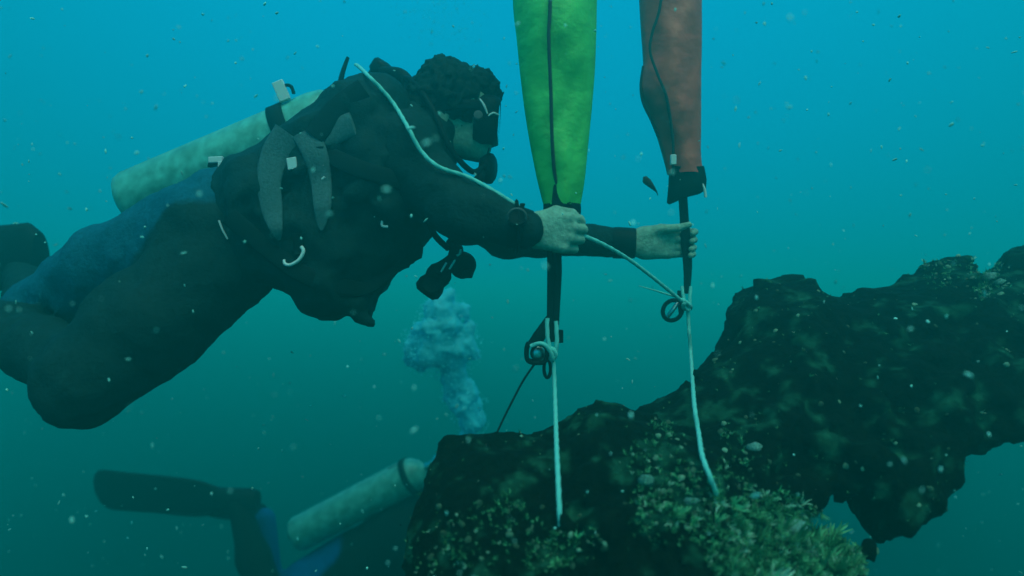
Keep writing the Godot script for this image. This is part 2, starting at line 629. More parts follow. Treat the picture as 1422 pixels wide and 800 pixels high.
	swarm("crust_growth", pebble_mesh(2), M.growth, crusts, root)

func frond_mesh() -> ArrayMesh:
	var r := RandomNumberGenerator.new()
	r.seed = 99
	var st := begin()
	st.set_color(Color.WHITE)
	for b in 9:
		var turn := TAU * b / 9.0 + r.randf()
		var out := Vector3(cos(turn), 0, sin(turn))
		var side := out.cross(Vector3.UP)
		var lean := r.randf_range(0.15, 0.8)
		var len := r.randf_range(0.6, 1.2)
		var w := r.randf_range(0.03, 0.085)
		var last := [Vector3.ZERO - side * w * 0.3, side * w * 0.3]
		for s in 4:
			var t := (s + 1) / 4.0
			var c := Vector3.UP * len * t * (1.0 - 0.25 * t * lean) + out * lean * len * t * t + side * sin(t * 5.0 + b) * 0.07
			var ww := w * sin(PI * minf(t * 0.85 + 0.12, 1.0)) + 0.01
			var now := [c - side * ww, c + side * ww]
			tri(st, last[0], now[0], now[1])
			tri(st, last[0], now[1], last[1])
			last = now
	st.generate_normals()
	return st.commit()

func pebble_mesh(sd: int) -> ArrayMesh:
	var n := noise_of(sd, 0.9, 2)
	var st := begin()
	var rings := []
	for i in 7:
		var a := PI * (i + 0.02) / 6.05
		var ring := PackedVector3Array()
		for j in 9:
			var b := TAU * j / 9
			var d := Vector3(sin(a) * cos(b), cos(a), sin(a) * sin(b))
			ring.append(d * (1.0 + 0.45 * n.get_noise_3dv(d * 2.0)))
		rings.append(ring)
	loft(st, rings, true)
	return st.commit()

# ---------------------------------------------------------------- the near diver
func near_diver() -> void:
	var root := thing("person", "scuba diver in black wetsuit with blue side panels, hovering and gripping both lift bag straps", "person", P(300, 360, 1.95))
	var black := Color(0.012, 0.048, 0.054)
	var blue := Color(0.012, 0.15, 0.24)
	var skin := Color(0.4, 0.6, 0.47)
	# body
	var F := Field.new(P(-170, 60, 2.3) + Vector3(0, 0, -0.5), P(905, 640, 1.62) + Vector3(0.02, 0, 0.22), 0.0125)
	var w := F.colour(black)
	var bl := F.colour(blue)
	var spine := [P(570, 205, 1.92), P(480, 255, 1.93), P(390, 308, 1.94), P(300, 350, 1.95)]
	F.cap(spine[0], spine[1], 0.13, 0.155, w, 0.06)
	F.cap(spine[1], spine[2], 0.155, 0.14, w, 0.06)
	F.cap(spine[2], spine[3], 0.14, 0.15, w, 0.06)
	F.cap(P(300, 335, 1.86), P(300, 335, 2.04), 0.14, 0.14, w, 0.06)     # pelvis
	F.cap(P(560, 205, 1.78), P(560, 205, 2.08), 0.1, 0.1, w, 0.06)       # shoulders
	# right leg: thigh towards the camera, shin going back
	F.cap(P(310, 360, 1.84), P(205, 452, 1.74), 0.14, 0.13, w, 0.05)
	F.cap(P(205, 452, 1.74), P(118, 530, 1.66), 0.13, 0.112, w, 0.04)
	F.cap(P(122, 522, 1.66), P(22, 466, 1.84), 0.092, 0.08, w, 0.02)
	F.cap(P(22, 466, 1.84), P(-130, 440, 2.05), 0.08, 0.055, w, 0.03)
	# left leg: stretched back, shin away from the camera
	F.cap(P(285, 312, 2.03), P(165, 378, 2.06), 0.13, 0.115, w, 0.05)
	F.cap(P(165, 378, 2.06), P(52, 438, 2.1), 0.115, 0.088, w, 0.05)
	F.cap(P(52, 438, 2.1), P(30, 385, 2.4), 0.085, 0.06, w, 0.03)
	F.cap(P(300, 300, 1.86), P(150, 372, 1.93), 0.118, 0.112, bl, 0.06)
	F.cap(P(150, 372, 1.93), P(50, 428, 2.03), 0.112, 0.084, bl, 0.04)    # blue side panel over hip and thigh
	# right arm, near the camera, and left arm reaching past it
	F.cap(P(552, 226, 1.8), P(648, 297, 1.69), 0.095, 0.07, w, 0.05)
	F.cap(P(648, 297, 1.69), P(732, 319, 1.66), 0.068, 0.046, w, 0.03)
	F.cap(P(572, 240, 2.06), P(700, 330, 2.06), 0.085, 0.062, w, 0.05)
	F.cap(P(700, 330, 2.06), P(884, 338, 1.985), 0.058, 0.04, w, 0.03)
	F.cap(P(570, 195, 1.92), P(612, 178, 1.9), 0.085, 0.062, w, 0.04)    # neck in its collar
	F.grow(noise_of(81, 8.0, 3), 0.016)
	solid.append(F)
	var st := begin()
	F.mesh(st)
	# head
	var H := Field.new(P(560, 70, 1.9) + Vector3(0, 0, -0.2), P(715, 270, 1.9) + Vector3(0, 0, 0.2), 0.0045)
	var sk := H.colour(skin)
	H.cap(P(616, 148, 1.9), P(640, 142, 1.9), 0.088, 0.084, sk, 0.02, Vector3(0, 0, 1), 1.15)
	H.cap(P(655, 152, 1.9), P(654, 190, 1.9), 0.062, 0.052, sk, 0.04, Vector3(0, 0, 1), 1.1)
	H.cap(P(640, 196, 1.9), P(666, 212, 1.9), 0.045, 0.026, sk, 0.03)
	H.cap(P(592, 210, 1.91), P(618, 170, 1.9), 0.06, 0.06, sk, 0.04)
	H.cap(P(678, 158, 1.9), P(684, 180, 1.9), 0.008, 0.013, sk, 0.012)       # nose
	H.cap(P(676, 198, 1.9), P(678, 198, 1.9), 0.014, 0.01, sk, 0.01)         # lips round the mouthpiece
	H.cap(P(672, 204, 1.9), P(676, 206, 1.9), 0.012, 0.01, sk, 0.01)
	H.cap(P(680, 148, 1.865), P(680, 148, 1.935), 0.013, 0.013, sk, 0.015)   # brow
	for z in [1.822, 1.978]:
		H.cap(P(616, 158, z), P(612, 178, z), 0.017, 0.011, sk, 0.006, Vector3(0, 0, 1), 2.2)  # ear
	H.mesh(st)
	# right hand: a fist round the yellow bag's strap, back of the hand to the camera
	var R := Field.new(P(715, 275, 1.72) + Vector3(0, 0, -0.08), P(830, 372, 1.6), 0.0035)
	var rs := R.colour(skin)
	R.cap(P(722, 320, 1.662), P(748, 321, 1.66), 0.034, 0.036, rs, 0.02, Vector3(0, 0, 1), 1.3)
	var rv := [303.0, 317.0, 331.0, 344.0]
	var rk := [790.0, 795.0, 791.0, 782.0]
	for i in 4:
		R.cap(P(745, 308 + i * 8.5, 1.66), P(rk[i], rv[i], 1.652), 0.02, 0.0135, rs, 0.014)
		R.cap(P(rk[i], rv[i], 1.652), P(rk[i] + 15, rv[i] + 2, 1.684), 0.013, 0.0115, rs, 0.003)
		R.cap(P(rk[i] + 15, rv[i] + 2, 1.684), P(rk[i] + 4, rv[i] + 3, 1.712), 0.0115, 0.0105, rs, 0.003)
		R.cap(P(rk[i] + 4, rv[i] + 3, 1.712), P(rk[i] - 12, rv[i] + 3, 1.716), 0.0105, 0.009, rs, 0.003)
	R.cap(P(744, 308, 1.665), P(772, 294, 1.668), 0.02, 0.015, rs, 0.014)
	R.cap(P(772, 294, 1.668), P(794, 297, 1.672), 0.0145, 0.0125, rs, 0.004)
	R.cap(P(794, 297, 1.672), P(808, 309, 1.684), 0.0125, 0.0095, rs, 0.004)
	R.mesh(st)
	# left hand: palm to the camera, fingers round the red bag's strap from behind, thumb in front
	var L := Field.new(P(868, 285, 2.06), P(985, 385, 1.92), 0.0035)
	var ls := L.colour(skin)
	L.cap(P(876, 338, 1.988), P(898, 338, 1.99), 0.038, 0.04, ls, 0.02, Vector3(0, 0, 1), 1.5)
	var lv := [322.0, 333.0, 344.0, 353.0]
	for i in 4:
		L.cap(P(895, 325 + i * 8.5, 1.99), P(934 - i * 2, lv[i], 1.998), 0.02, 0.0135, ls, 0.014)
		L.cap(P(934 - i * 2, lv[i], 1.998), P(954 - i * 2, lv[i] - 1, 2.02), 0.0125, 0.011, ls, 0.004)
		L.cap(P(954 - i * 2, lv[i] - 1, 2.02), P(965 - i, lv[i], 2.003), 0.011, 0.0095, ls, 0.003)
		L.cap(P(965 - i, lv[i], 2.003), P(962 - i, lv[i] + 2, 1.985), 0.0095, 0.0085, ls, 0.003)
	L.cap(P(892, 326, 1.985), P(918, 318, 1.972), 0.02, 0.0145, ls, 0.012)
	L.cap(P(918, 318, 1.972), P(940, 317, 1.966), 0.0135, 0.0115, ls, 0.004)
	L.cap(P(940, 317, 1.966), P(957, 312, 1.966), 0.0115, 0.0085, ls, 0.004)
	L.mesh(st)
	part("body", st, M.body, root)

	# suit cuffs
	st = begin()
	tube(st, [P(712, 315, 1.664), P(722, 317.5, 1.662), P(737, 320, 1.661)], [0.053, 0.052, 0.047], 24, 3)
	part("cuff", st, M.rubber, root)
	st = begin()
	tube(st, [P(852, 337, 1.996), P(868, 337.5, 1.99), P(882, 338, 1.987)], [0.045, 0.045, 0.043], 24, 3)
	part("cuff", st, M.rubber, root)
	# dive watch on the near cuff
	st = begin()
	tube(st, ring_of(P(717, 316, 1.663), Vector3(0.0, 0.058, 0), Vector3(0.006, 0, 0.058), 24), 0.01, 8, 1, 0.35, Vector3(1, 0, 0), 0, 0.03, true)
	var watch := part("watch_band", st, M.rubber, root)
	st = begin()
	lathe(st, P(718, 302, 1.605), Vector3(0.0, 0.45, 1), [[-0.016, 0.02], [0.0, 0.024], [0.006, 0.024], [0.008, 0.021], [0.005, 0.018], [0.005, 0.0]], 24)
	part("watch_case", st, M.rubber, watch)
	st = begin()
	tube(st, ring_of(P(718, 302, 1.595), Vector3(0.021, 0, 0), Vector3(0, 0.019, 0.009), 20), 0.0028, 8, 2, 1.0, Vector3(0, 0, 1), 0, 0.03, true)
	part("bezel", st, M.pale_strap, watch)
	st = begin()
	slab(st, P(724, 291, 1.63), Vector3(0.006, 0, 0), Vector3(0.003, 0.014, 0), Vector3(0, 0, 0.008))
	part("buckle_tongue", st, M.rubber, watch)

	# hair: a loose curly mass with stray ends
	var K := Field.new(P(560, 60, 1.9) + Vector3(0, 0, -0.17), P(715, 220, 1.9) + Vector3(0, 0, 0.17), 0.005)
	var hc := K.colour(Color(0.011, 0.026, 0.025))
	K.cap(P(606, 148, 1.9), P(620, 138, 1.9), 0.09, 0.099, hc, 0.02)
	K.cap(P(626, 134, 1.9), P(662, 126, 1.9), 0.096, 0.06, hc, 0.03)
	K.cap(P(612, 110, 1.9), P(616, 112, 1.9), 0.05, 0.05, hc, 0.03)
	K.cap(P(645, 142, 1.9), P(664, 136, 1.9), 0.085, 0.055, hc, 0.03)
	K.cap(P(598, 168, 1.9), P(606, 188, 1.9), 0.07, 0.05, hc, 0.03)
	K.grow(noise_of(71, 36.0, 3), 0.016)
	st = begin()
	var curls: Array = K.mesh(st)
	for n in 2600:
		var i: int = rng.randi() % (curls[0] as PackedVector3Array).size()
		var foot: Vector3 = curls[0][i]
		var dir: Vector3 = curls[1][i]
		var len := rng.randf_range(0.014, 0.044)
		var mid := foot + (dir + Vector3(rng.randfn(0, 0.6), 0.3, rng.randfn(0, 0.6))) * len * 0.5
		var tip := mid + (dir + Vector3(rng.randfn(0, 0.9), 0.5, rng.randfn(0, 0.9))) * len * 0.5
		st.set_color(Color(0.011, 0.026, 0.025))
		tube(st, [foot, mid, tip], [0.0024, 0.0018, 0.0007], 3, 2)
	part("hair", st, M.hair, root)

	# mask
	st = begin()
	var rings := []
	for s in [[664.0, 0.062, 0.07], [676.0, 0.068, 0.082], [690.0, 0.062, 0.086], [697.0, 0.057, 0.083], [697.0, 0.048, 0.075]]:
		var ring := PackedVector3Array()
		for j in 28:
			var a := TAU * j / 28
			var x: float = absf(cos(a)) ** 0.6 * signf(cos(a)) * s[2]
			var y: float = absf(sin(a)) ** 0.6 * signf(sin(a)) * s[1]
			ring.append(P(s[0] - 4.0, 170, 1.9) + Vector3(0.004 * y / 0.05, y, x))
		rings.append(ring)
	loft(st, rings, false)
	var mask := part("dive_mask", st, M.rubber, root)
	st = begin()
	slab(st, P(692, 170, 1.9), Vector3(0.003, 0.046, 0), Vector3(0, 0, 0.07), Vector3(0.002, -0.0006, 0))
	part("lens", st, M.mask_glass, mask)
	st = begin()
	tube(st, ring_of(P(634, 158, 1.9), Vector3(0.115, 0.01, 0), Vector3(0, 0, 0.091), 32, 0.7, TAU - 0.7), 0.013, 8, 2, 0.2, Vector3(0, 0, 1))
	part("mask_strap", st, M.rubber, mask)
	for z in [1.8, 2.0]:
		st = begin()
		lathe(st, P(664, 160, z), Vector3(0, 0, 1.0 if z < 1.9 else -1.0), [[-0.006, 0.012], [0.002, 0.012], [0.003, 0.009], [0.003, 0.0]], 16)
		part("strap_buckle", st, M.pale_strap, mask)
	for q in [[[666, 137, 1.812], [672, 146, 1.81], [677, 158, 1.812]], [[678, 161, 1.812], [685, 157, 1.814], [693, 160, 1.818]]]:  # glints on the mask frame, built as thin white strips
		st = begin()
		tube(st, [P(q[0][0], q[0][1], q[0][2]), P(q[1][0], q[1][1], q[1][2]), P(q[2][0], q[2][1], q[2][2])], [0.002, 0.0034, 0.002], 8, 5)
		part("frame_glint", st, M.white_plastic, mask)
	for z in [1.868, 1.932]:
		st = begin()
		lathe(st, P(676, 160, z), Vector3(1, 0, 0), [[-0.012, 0.002], [-0.009, 0.008], [0.0, 0.012], [0.009, 0.008], [0.012, 0.002]], 14)
		part("eye", st, M.eye, root)

	# regulator in the mouth with its hose
	st = begin()
	lathe(st, P(676, 234, 1.9), Vector3(1.0, -0.1, 0.3), [[-0.02, 0.012], [-0.012, 0.034], [0.004, 0.042], [0.014, 0.041], [0.02, 0.033], [0.022, 0.0]], 28)
	var reg := part("regulator", st, M.dark_plastic, root)
	st = begin()
	slab(st, P(672, 213, 1.9), Vector3(0.012, -0.004, 0), Vector3(0.006, 0.016, 0), Vector3(0, 0, 0.018))
	part("mouthpiece", st, M.rubber, reg)
	st = begin()
	tube(st, [P(668, 240, 1.86), P(664, 252, 1.84), P(664, 252, 1.96), P(668, 240, 1.94)], [0.012, 0.014, 0.014, 0.012], 10, 5)
	part("exhaust_tee", st, M.rubber, reg)
	st = begin()
	tube(st, [P(550, 108, 1.96), P(572, 112, 1.86), P(600, 150, 1.78), P(625, 205, 1.76), P(655, 238, 1.81), P(672, 230, 1.86)], 0.0075, 10)
	part("hose", st, M.rubber, reg)

	# buoyancy vest
	var V := Field.new(P(260, 85, 2.2) + Vector3(0, 0, -0.05), P(640, 480, 1.6) + Vector3(0.1, -0.05, 0), 0.012)
	var vc := V.colour(Color.WHITE)
	var wrinkle := noise_of(51, 7.0, 3)
	var vp := [[300, 262], [330, 222], [372, 204], [412, 174], [446, 154], [476, 122], [510, 108], [548, 112], [572, 132], [596, 190], [604, 250], [604, 322], [588, 343], [556, 374], [540, 390], [535, 406], [523, 411], [519, 430], [514, 449], [502, 440], [470, 446], [446, 447], [430, 438], [420, 424], [413, 413], [384, 404], [344, 398], [312, 350]]
	V.pad(outline(vp, 1.9), -1.9, P(450, 0, 1.9).x, 0.0, 0.21, 0.13, vc, 0.03, wrinkle, 0.035)
	V.cap(P(440, 415, 1.78), P(492, 420, 1.78), 0.04, 0.036, vc, 0.03)
	V.cap(P(516, 448, 1.78), P(500, 440, 1.78), 0.014, 0.02, vc, 0.01)
	st = begin()
	V.mesh(st)
	solid.append(V)
	var vest := part("buoyancy_vest", st, M.vest, root)
	# lighter webbing panels over the ribs and the shoulder
	for line in [[[402, 186, 0.04], [384, 214, 0.036], [374, 250, 0.03], [378, 290, 0.026], [384, 318, 0.016], [388, 334, 0.003]], [[424, 184, 0.034], [438, 214, 0.03], [446, 250, 0.026], [448, 285, 0.022], [447, 306, 0.014], [447, 320, 0.003]]]:
		var pts := []
		var rr := []
		for q in line:
			pts.append(on(V, q[0], q[1]) + Vector3(0, 0, 0.003))
			rr.append(q[2])
		st = begin()
		tube(st, pts, rr, 14, 6, 0.22, Vector3(0.1, 0.1, 1))
		part("side_panel", st, M.vest_panel, vest, "pale grey rib panel of the vest")
	st = begin()
	tube(st, [on(V, 440, 192), on(V, 462, 184), on(V, 490, 172)], [0.022, 0.034, 0.03], 14, 6, 0.25, Vector3(0.1, 0.1, 1))
	part("shoulder_pad", st, M.vest_panel, vest, "pale grey shoulder pad of the vest")
	# shoulder strap from the back over to the chest
	st = begin()
	tube(st, [on(V, 436, 190), on(V, 468, 150), on(V, 505, 122)], [0.026, 0.028, 0.026], 12, 6, 0.3, Vector3(0.1, 0.1, 1))
	part("shoulder_strap", st, M.strap, vest)
	for line in [[[318, 300], [372, 345], [430, 385], [500, 400], [548, 368]], [[455, 215], [500, 235], [552, 250], [590, 262]]]:
		var pts := []
		for q in line: pts.append(on(V, q[0], q[1]) + Vector3(0, 0, 0.002))
		st = begin()
		tube(st, pts, 0.022, 12, 8, 0.22, Vector3(0.05, 0.1, 1))
		part("webbing", st, M.strap, vest)
	for q in [[446, 226], [416, 346]]:
		st = begin()
		tube(st, [on(V, q[0] - 3, q[1] - 22) + Vector3(0, 0, 0.004), on(V, q[0], q[1]) + Vector3(0, 0, 0.008), on(V, q[0] + 1, q[1] + 8) + Vector3(0, 0, 0.012)], 0.012, 10, 4, 0.3, Vector3(0.05, 0.1, 1))
		part("ring_tab", st, M.strap, vest)
	# rings and clips
	var c: Vector3 = on(V, 446, 240)
	st = begin()
	tube(st, ring_of(c + Vector3(0, 0, 0.012), Vector3(0.016, 0, 0.003), Vector3(0, 0.019, 0), 18, 0.9, 5.6), 0.0032, 8, 2)
	part("d_ring", st, M.white_plastic, vest)
	c = on(V, 410, 360)
	st = begin()
	tube(st, [c + Vector3(0.018, 0.03, 0.012), c + Vector3(0.024, 0.018, 0.014), c + Vector3(0.014, -0.002, 0.016), c + Vector3(-0.006, -0.014, 0.016), c + Vector3(-0.02, -0.012, 0.014), c + Vector3(-0.024, -0.002, 0.01)], [0.0045, 0.0048, 0.0042, 0.004, 0.0035], 10, 6)
	part("d_ring", st, M.white_plastic, vest)
	c = on(V, 311, 320)
	st = begin()
	tube(st, [c + Vector3(-0.01, 0.024, 0.006), c + Vector3(0.0, 0.0, 0.008), c + Vector3(0.012, -0.022, 0.006)], 0.0026, 8, 4)
	part("zip_pull", st, M.white_plastic, vest)
	c = on(V, 534, 313)
	st = begin()
	tube(st, [c + Vector3(-0.004, 0.012, 0.008), c + Vector3(-0.004, -0.002, 0.01), c + Vector3(0.01, -0.004, 0.008)], 0.0034, 8, 4)
	part("zip_pull", st, M.white_plastic, vest)
	c = on(V, 407, 228)
	st = begin()
	slab(st, c + Vector3(0, 0, 0.008), Vector3(0.011, 0.002, 0), Vector3(-0.002, 0.014, 0), Vector3(0, 0, 0.004))
	part("buckle", st, M.white_plastic, vest)
	c = on(V, 498, 446)
	st = begin()
	slab(st, P(300, 222, 1.86), Vector3(0.019, 0.001, 0), Vector3(0, 0.008, 0), Vector3(0, 0, 0.006))
	slab(st, P(307, 231, 1.858), Vector3(0.007, 0, 0), Vector3(0, 0.012, 0), Vector3(0, 0, 0.006))
	part("side_buckle", st, M.white_plastic, vest)
	st = begin()
	tube(st, [P(290, 226, 1.87), P(312, 232, 1.87), P(332, 246, 1.85), P(350, 262, 1.8)], 0.012, 10, 5, 0.35, Vector3(0.1, 0.1, 1))
	part("side_strap", st, M.strap, vest)
	# tab on the suit's seat and seams of the suit
	st = begin()
	tube(st, [P(98, 355, 2.05), P(118, 352, 2.05), P(150, 350, 2.05)], [0.012, 0.014, 0.006], 8, 4, 0.5)
	part("knife_sheath", st, M.rubber, root)

	# fins
	fin(root, P(-100, 405, 2.08), P(-330, 330, 2.3), Vector3(0.1, 0.7, 0.6))
	fin(root, P(50, 364, 2.4), P(-230, 340, 2.5), Vector3(0.12, 1.0, 0.2), 2.4)

	# tank, valve and first stage
	var tank := thing("scuba_tank", "pale green scuba tank strapped on the near diver's back", "scuba tank", P(182, 280, 2.06))
	var a := P(182, 282, 2.06)
	var b := P(488, 152, 2.06)
	var dir := (b - a).normalized()
	var len := (b - a).length()
	st = begin()
	lathe(st, a, dir, [[-0.01, 0.0], [-0.01, 0.07], [0.0, 0.086], [0.02, 0.092], [len - 0.1, 0.092], [len - 0.06, 0.086], [len - 0.025, 0.064], [len, 0.032], [len + 0.01, 0.02], [len + 0.01, 0.0]], 40)
	part("cylinder", st, M.tank_paint, tank)
	for s in [0.72]:
		st = begin()
		lathe(st, a, dir, [[len * s - 0.024, 0.0935], [len * s - 0.024, 0.097], [len * s + 0.024, 0.097], [len * s + 0.024, 0.0935]], 40)
		part("tank_band", st, M.strap, tank)
	var upv := Vector3(dir.y, -dir.x, 0) * -1.0
	st = begin()
	slab(st, P(405, 146, 2.06) + upv * 0.026 + Vector3(0, 0, 0.06), dir * 0.016, upv * 0.03, Vector3(0, 0, 0.008))
	part("band_buckle", st, M.white_plastic, tank)
	st = begin()
	tube(st, [P(388, 128, 2.0), P(395, 119, 2.0), P(404, 120, 2.0), P(408, 130, 2.0)], 0.005, 8, 5)
	part("band_loop", st, M.strap, tank)
	st = begin()
	lathe(st, b - dir * 0.01, dir, [[0.0, 0.02], [0.02, 0.022], [0.05, 0.022], [0.055, 0.016], [0.055, 0.0]], 20)
	lathe(st, b + dir * 0.03 + Vector3(0, 0, 0.01), Vector3(0.1, 0.2, 1), [[0.0, 0.014], [0.03, 0.014], [0.03, 0.024], [0.055, 0.026], [0.06, 0.02], [0.06, 0.0]], 18)
	part("valve", st, M.chrome, tank)
	st = begin()
	lathe(st, P(512, 128, 2.02), P(540, 88, 2.0) - P(512, 128, 2.02), [[0.0, 0.02], [0.008, 0.03], [0.03, 0.033], [0.055, 0.033], [0.06, 0.04], [0.088, 0.041], [0.096, 0.034], [0.1, 0.0]], 26)
	part("first_stage", st, M.dark_plastic, tank)
	st = begin()
	tube(st, [P(472, 118, 1.98), P(476, 100, 1.98), P(483, 80, 1.99)], [0.009, 0.007, 0.005], 10, 5)
	part("strap_end", st, M.strap, tank)
	st = begin()
	tube(st, [P(520, 120, 1.98), P(545, 130, 1.9), P(575, 150, 1.83), P(585, 200, 1.76), P(588, 270, 1.72), P(600, 320, 1.76), P(622, 345, 1.82)], 0.008, 10)
	part("hose", st, M.rubber, tank)
	st = begin()
	tube(st, [P(530, 100, 1.97), P(556, 104, 1.92), P(568, 122, 1.9), P(560, 150, 1.86)], [0.016, 0.018, 0.018, 0.014], 12)
	part("inflator_hose", st, M.rubber, tank)

	# what dangles below the chest
	var g := thing("gauge_console", "dark gauge console dangling on its hose below the diver's chest", "dive gauge", P(600, 400, 1.82))
	st = begin()
	var ax := (P(583, 418, 1.82) - P(627, 358, 1.82)).normalized()
	lathe(st, P(627, 358, 1.82), ax, [[0.0, 0.012], [0.015, 0.016], [0.03, 0.022], [0.045, 0.032], [0.06, 0.034], [0.075, 0.03], [0.088, 0.036], [0.108, 0.036], [0.118, 0.026], [0.12, 0.0]], 22)
	part("housing", st, M.dark_plastic, g)
	st = begin()
	lathe(st, P(600, 394, 1.785), Vector3(-0.2, 0.1, 1), [[-0.01, 0.026], [0.004, 0.026], [0.006, 0.022], [0.003, 0.02], [0.003, 0.0]], 22)
	part("dial", st, M.rubber, g)
	st = begin()
	tube(st, [P(625, 334, 1.84), P(630, 345, 1.83), P(627, 360, 1.82)], 0.012, 10)
	part("hose", st, M.rubber, g)
	for q in [[616, 372], [628, 368]]:
		st = begin()
		tube(st, [P(q[0] + 4, q[1] - 7, 1.8), P(q[0] - 4, q[1] + 6, 1.79)], 0.0028, 8, 2)
		part("clip", st, M.white_plastic, g)
	var o := thing("spare_regulator", "rounded black spare regulator dangling right of the gauge console", "regulator", P(643, 367, 1.84))
	st = begin()
	lathe(st, P(642, 368, 1.84), Vector3(0.45, -0.3, 0.9), [[-0.025, 0.018], [-0.016, 0.034], [0.004, 0.036], [0.012, 0.035], [0.018, 0.027], [0.019, 0.0]], 26)
	part("housing", st, M.dark_plastic, o)
	st = begin()
	slab(st, P(650, 380, 1.83), Vector3(0.014, 0, 0), Vector3(0.004, 0.012, 0), Vector3(0, 0, 0.014))
	part("mouthpiece", st, M.rubber, o)
	st = begin()
	tube(st, [P(632, 338, 1.86), P(638, 344, 1.85), P(640, 360, 1.84)], 0.009, 10)
	part("hose", st, M.rubber, o)
	st = begin()
	tube(st, [P(634, 355, 1.8), P(638, 353, 1.8), P(640, 346, 1.8)], 0.003, 8, 3)
	part("clip", st, M.white_plastic, o)

func on(V: Field, u: float, v: float) -> Vector3:
	return V.hit(P(u, v, 1.45), P(u, v, 2.15))

# the nearest point of those solids on the line of sight through u, v, lifted by `gap` towards the eye
func rest(u: float, v: float, gap := 0.008, far := 2.3) -> Vector3:
	var best := far
	for f in solid:
		var p: Vector3 = f.hit(P(u, v, 1.35), P(u, v, far))
		best = minf(best, -p.z)
	return P(u, v, best - gap)

func fin(root: Node3D, heel: Vector3, tip: Vector3, across: Vector3, wide := 1.0) -> void:
	var t := (tip - heel).normalized()
	var x := (across - t * across.dot(t)).normalized()
	var n := t.cross(x).normalized()
	var len := (tip - heel).length()
	var rings := []
	for s in [[-0.02, 0.045, 0.04], [0.02, 0.058, 0.05], [0.16, 0.06, 0.04], [0.24, 0.08, 0.02], [0.34, 0.1, 0.012], [len - 0.06, 0.115, 0.008], [len - 0.02, 0.106, 0.007], [len + 0.01, 0.08, 0.006], [len + 0.028, 0.04, 0.004], [len + 0.032, 0.01, 0.002]]:
		var ring := PackedVector3Array()
		for j in 20:
			var a := TAU * j / 20
			ring.append(heel + t * s[0] + n * (0.12 * s[0] * s[0]) + x * cos(a) * s[1] * lerpf(wide, 1.0 + (wide - 1.0) * 0.3, clampf(s[0] / 0.3, 0.0, 1.0)) + n * sin(a) * s[2])
		rings.append(ring)
	var st := begin()
	loft(st, rings)
	var f := part("fin", st, M.rubber, root)
	for s in [-1.0, -0.35, 0.35, 1.0]:
		st = begin()
		tube(st, [heel + t * 0.18 + x * s * 0.055 * wide, heel + t * 0.34 + n * 0.014 + x * s * 0.094 * (0.7 + 0.3 * wide), heel + t * (len - 0.02) + n * (0.12 * len * len) + x * s * 0.1 * (0.7 + 0.3 * wide)], [0.012, 0.011, 0.006], 8, 4)
		part("rib", st, M.rubber, f)

# ---------------------------------------------------------------- the far diver
func far_diver() -> void:
	var d := 3.4
	var root := thing("person", "distant scuba diver in a blue and black wetsuit, half hidden behind the sunken log", "person", P(470, 800, d))
	var F := Field.new(P(250, 590, d + 0.5), P(740, 990, d - 0.5), 0.016)
	var w := F.colour(Color(0.011, 0.02, 0.023))
	var b := F.colour(Color(0.015, 0.15, 0.42))
	var s := F.colour(Color(0.4, 0.6, 0.47))
	F.cap(P(640, 700, d), P(560, 745, d), 0.15, 0.17, w, 0.06)
	F.cap(P(560, 745, d), P(470, 800, d), 0.17, 0.15, w, 0.06)
	F.cap(P(490, 782, d), P(425, 815, d), 0.145, 0.13, b, 0.05)
	F.cap(P(430, 815, d - 0.08), P(385, 862, d - 0.15), 0.12, 0.085, b, 0.05)
	F.cap(P(385, 862, d - 0.15), P(352, 775, d - 0.05), 0.085, 0.075, w, 0.04)
	F.cap(P(352, 775, d - 0.05), P(332, 702, d), 0.075, 0.05, w, 0.04)
	F.cap(P(440, 810, d + 0.1), P(370, 830, d + 0.12), 0.115, 0.085, b, 0.05)
	F.cap(P(370, 830, d + 0.12), P(366, 722, d + 0.15), 0.085, 0.06, b, 0.04)
	F.cap(P(645, 695, d), P(672, 662, d), 0.07, 0.06, w, 0.04)
	F.cap(P(685, 645, d), P(697, 660, d), 0.09, 0.07, s, 0.03)
	F.cap(P(640, 720, d - 0.16), P(665, 800, d - 0.2), 0.07, 0.05, w, 0.04)
	F.cap(P(665, 800, d - 0.2), P(715, 760, d - 0.2), 0.048, 0.035, w, 0.03)
	var st := begin()
	F.mesh(st)
	part("body", st, M.body, root)
	fin(root, P(352, 694, d), P(120, 692, d + 0.1), Vector3(0.05, 1.0, 0.25))
	fin(root, P(360, 712, d + 0.16), P(190, 702, d + 0.45), Vector3(0.05, 0.7, 0.7))

	var tank := thing("scuba_tank", "far pale green scuba tank rising from behind the left end of the log", "scuba tank", P(400, 745, d))
	var a := P(414, 742, d)
	var e := P(590, 650, d - 0.05)
	var dir := (e - a).normalized()
	var len := (e - a).length()
	st = begin()
	lathe(st, a, dir, [[-0.02, 0.0], [-0.02, 0.06], [-0.008, 0.078], [0.012, 0.085], [len - 0.1, 0.085], [len - 0.05, 0.078], [len - 0.015, 0.05], [len, 0.025], [len + 0.005, 0.0]], 36)
	part("cylinder", st, M.tank_paint, tank)
	st = begin()
	lathe(st, a, dir, [[len * 0.86, 0.0865], [len * 0.86, 0.089], [len * 0.9, 0.089], [len * 0.9, 0.0865]], 36)
	part("tank_band", st, M.strap, tank)
	st = begin()
	slab(st, P(548, 648, d - 0.05), dir * 0.03, Vector3(dir.y, -dir.x, 0) * -0.008, Vector3(0, 0, 0.02))
	part("band_buckle", st, M.strap, tank)
	st = begin()
	lathe(st, e, dir, [[0.0, 0.018], [0.05, 0.02], [0.06, 0.03], [0.1, 0.03], [0.105, 0.0]], 18)
	part("valve", st, M.chrome, tank)

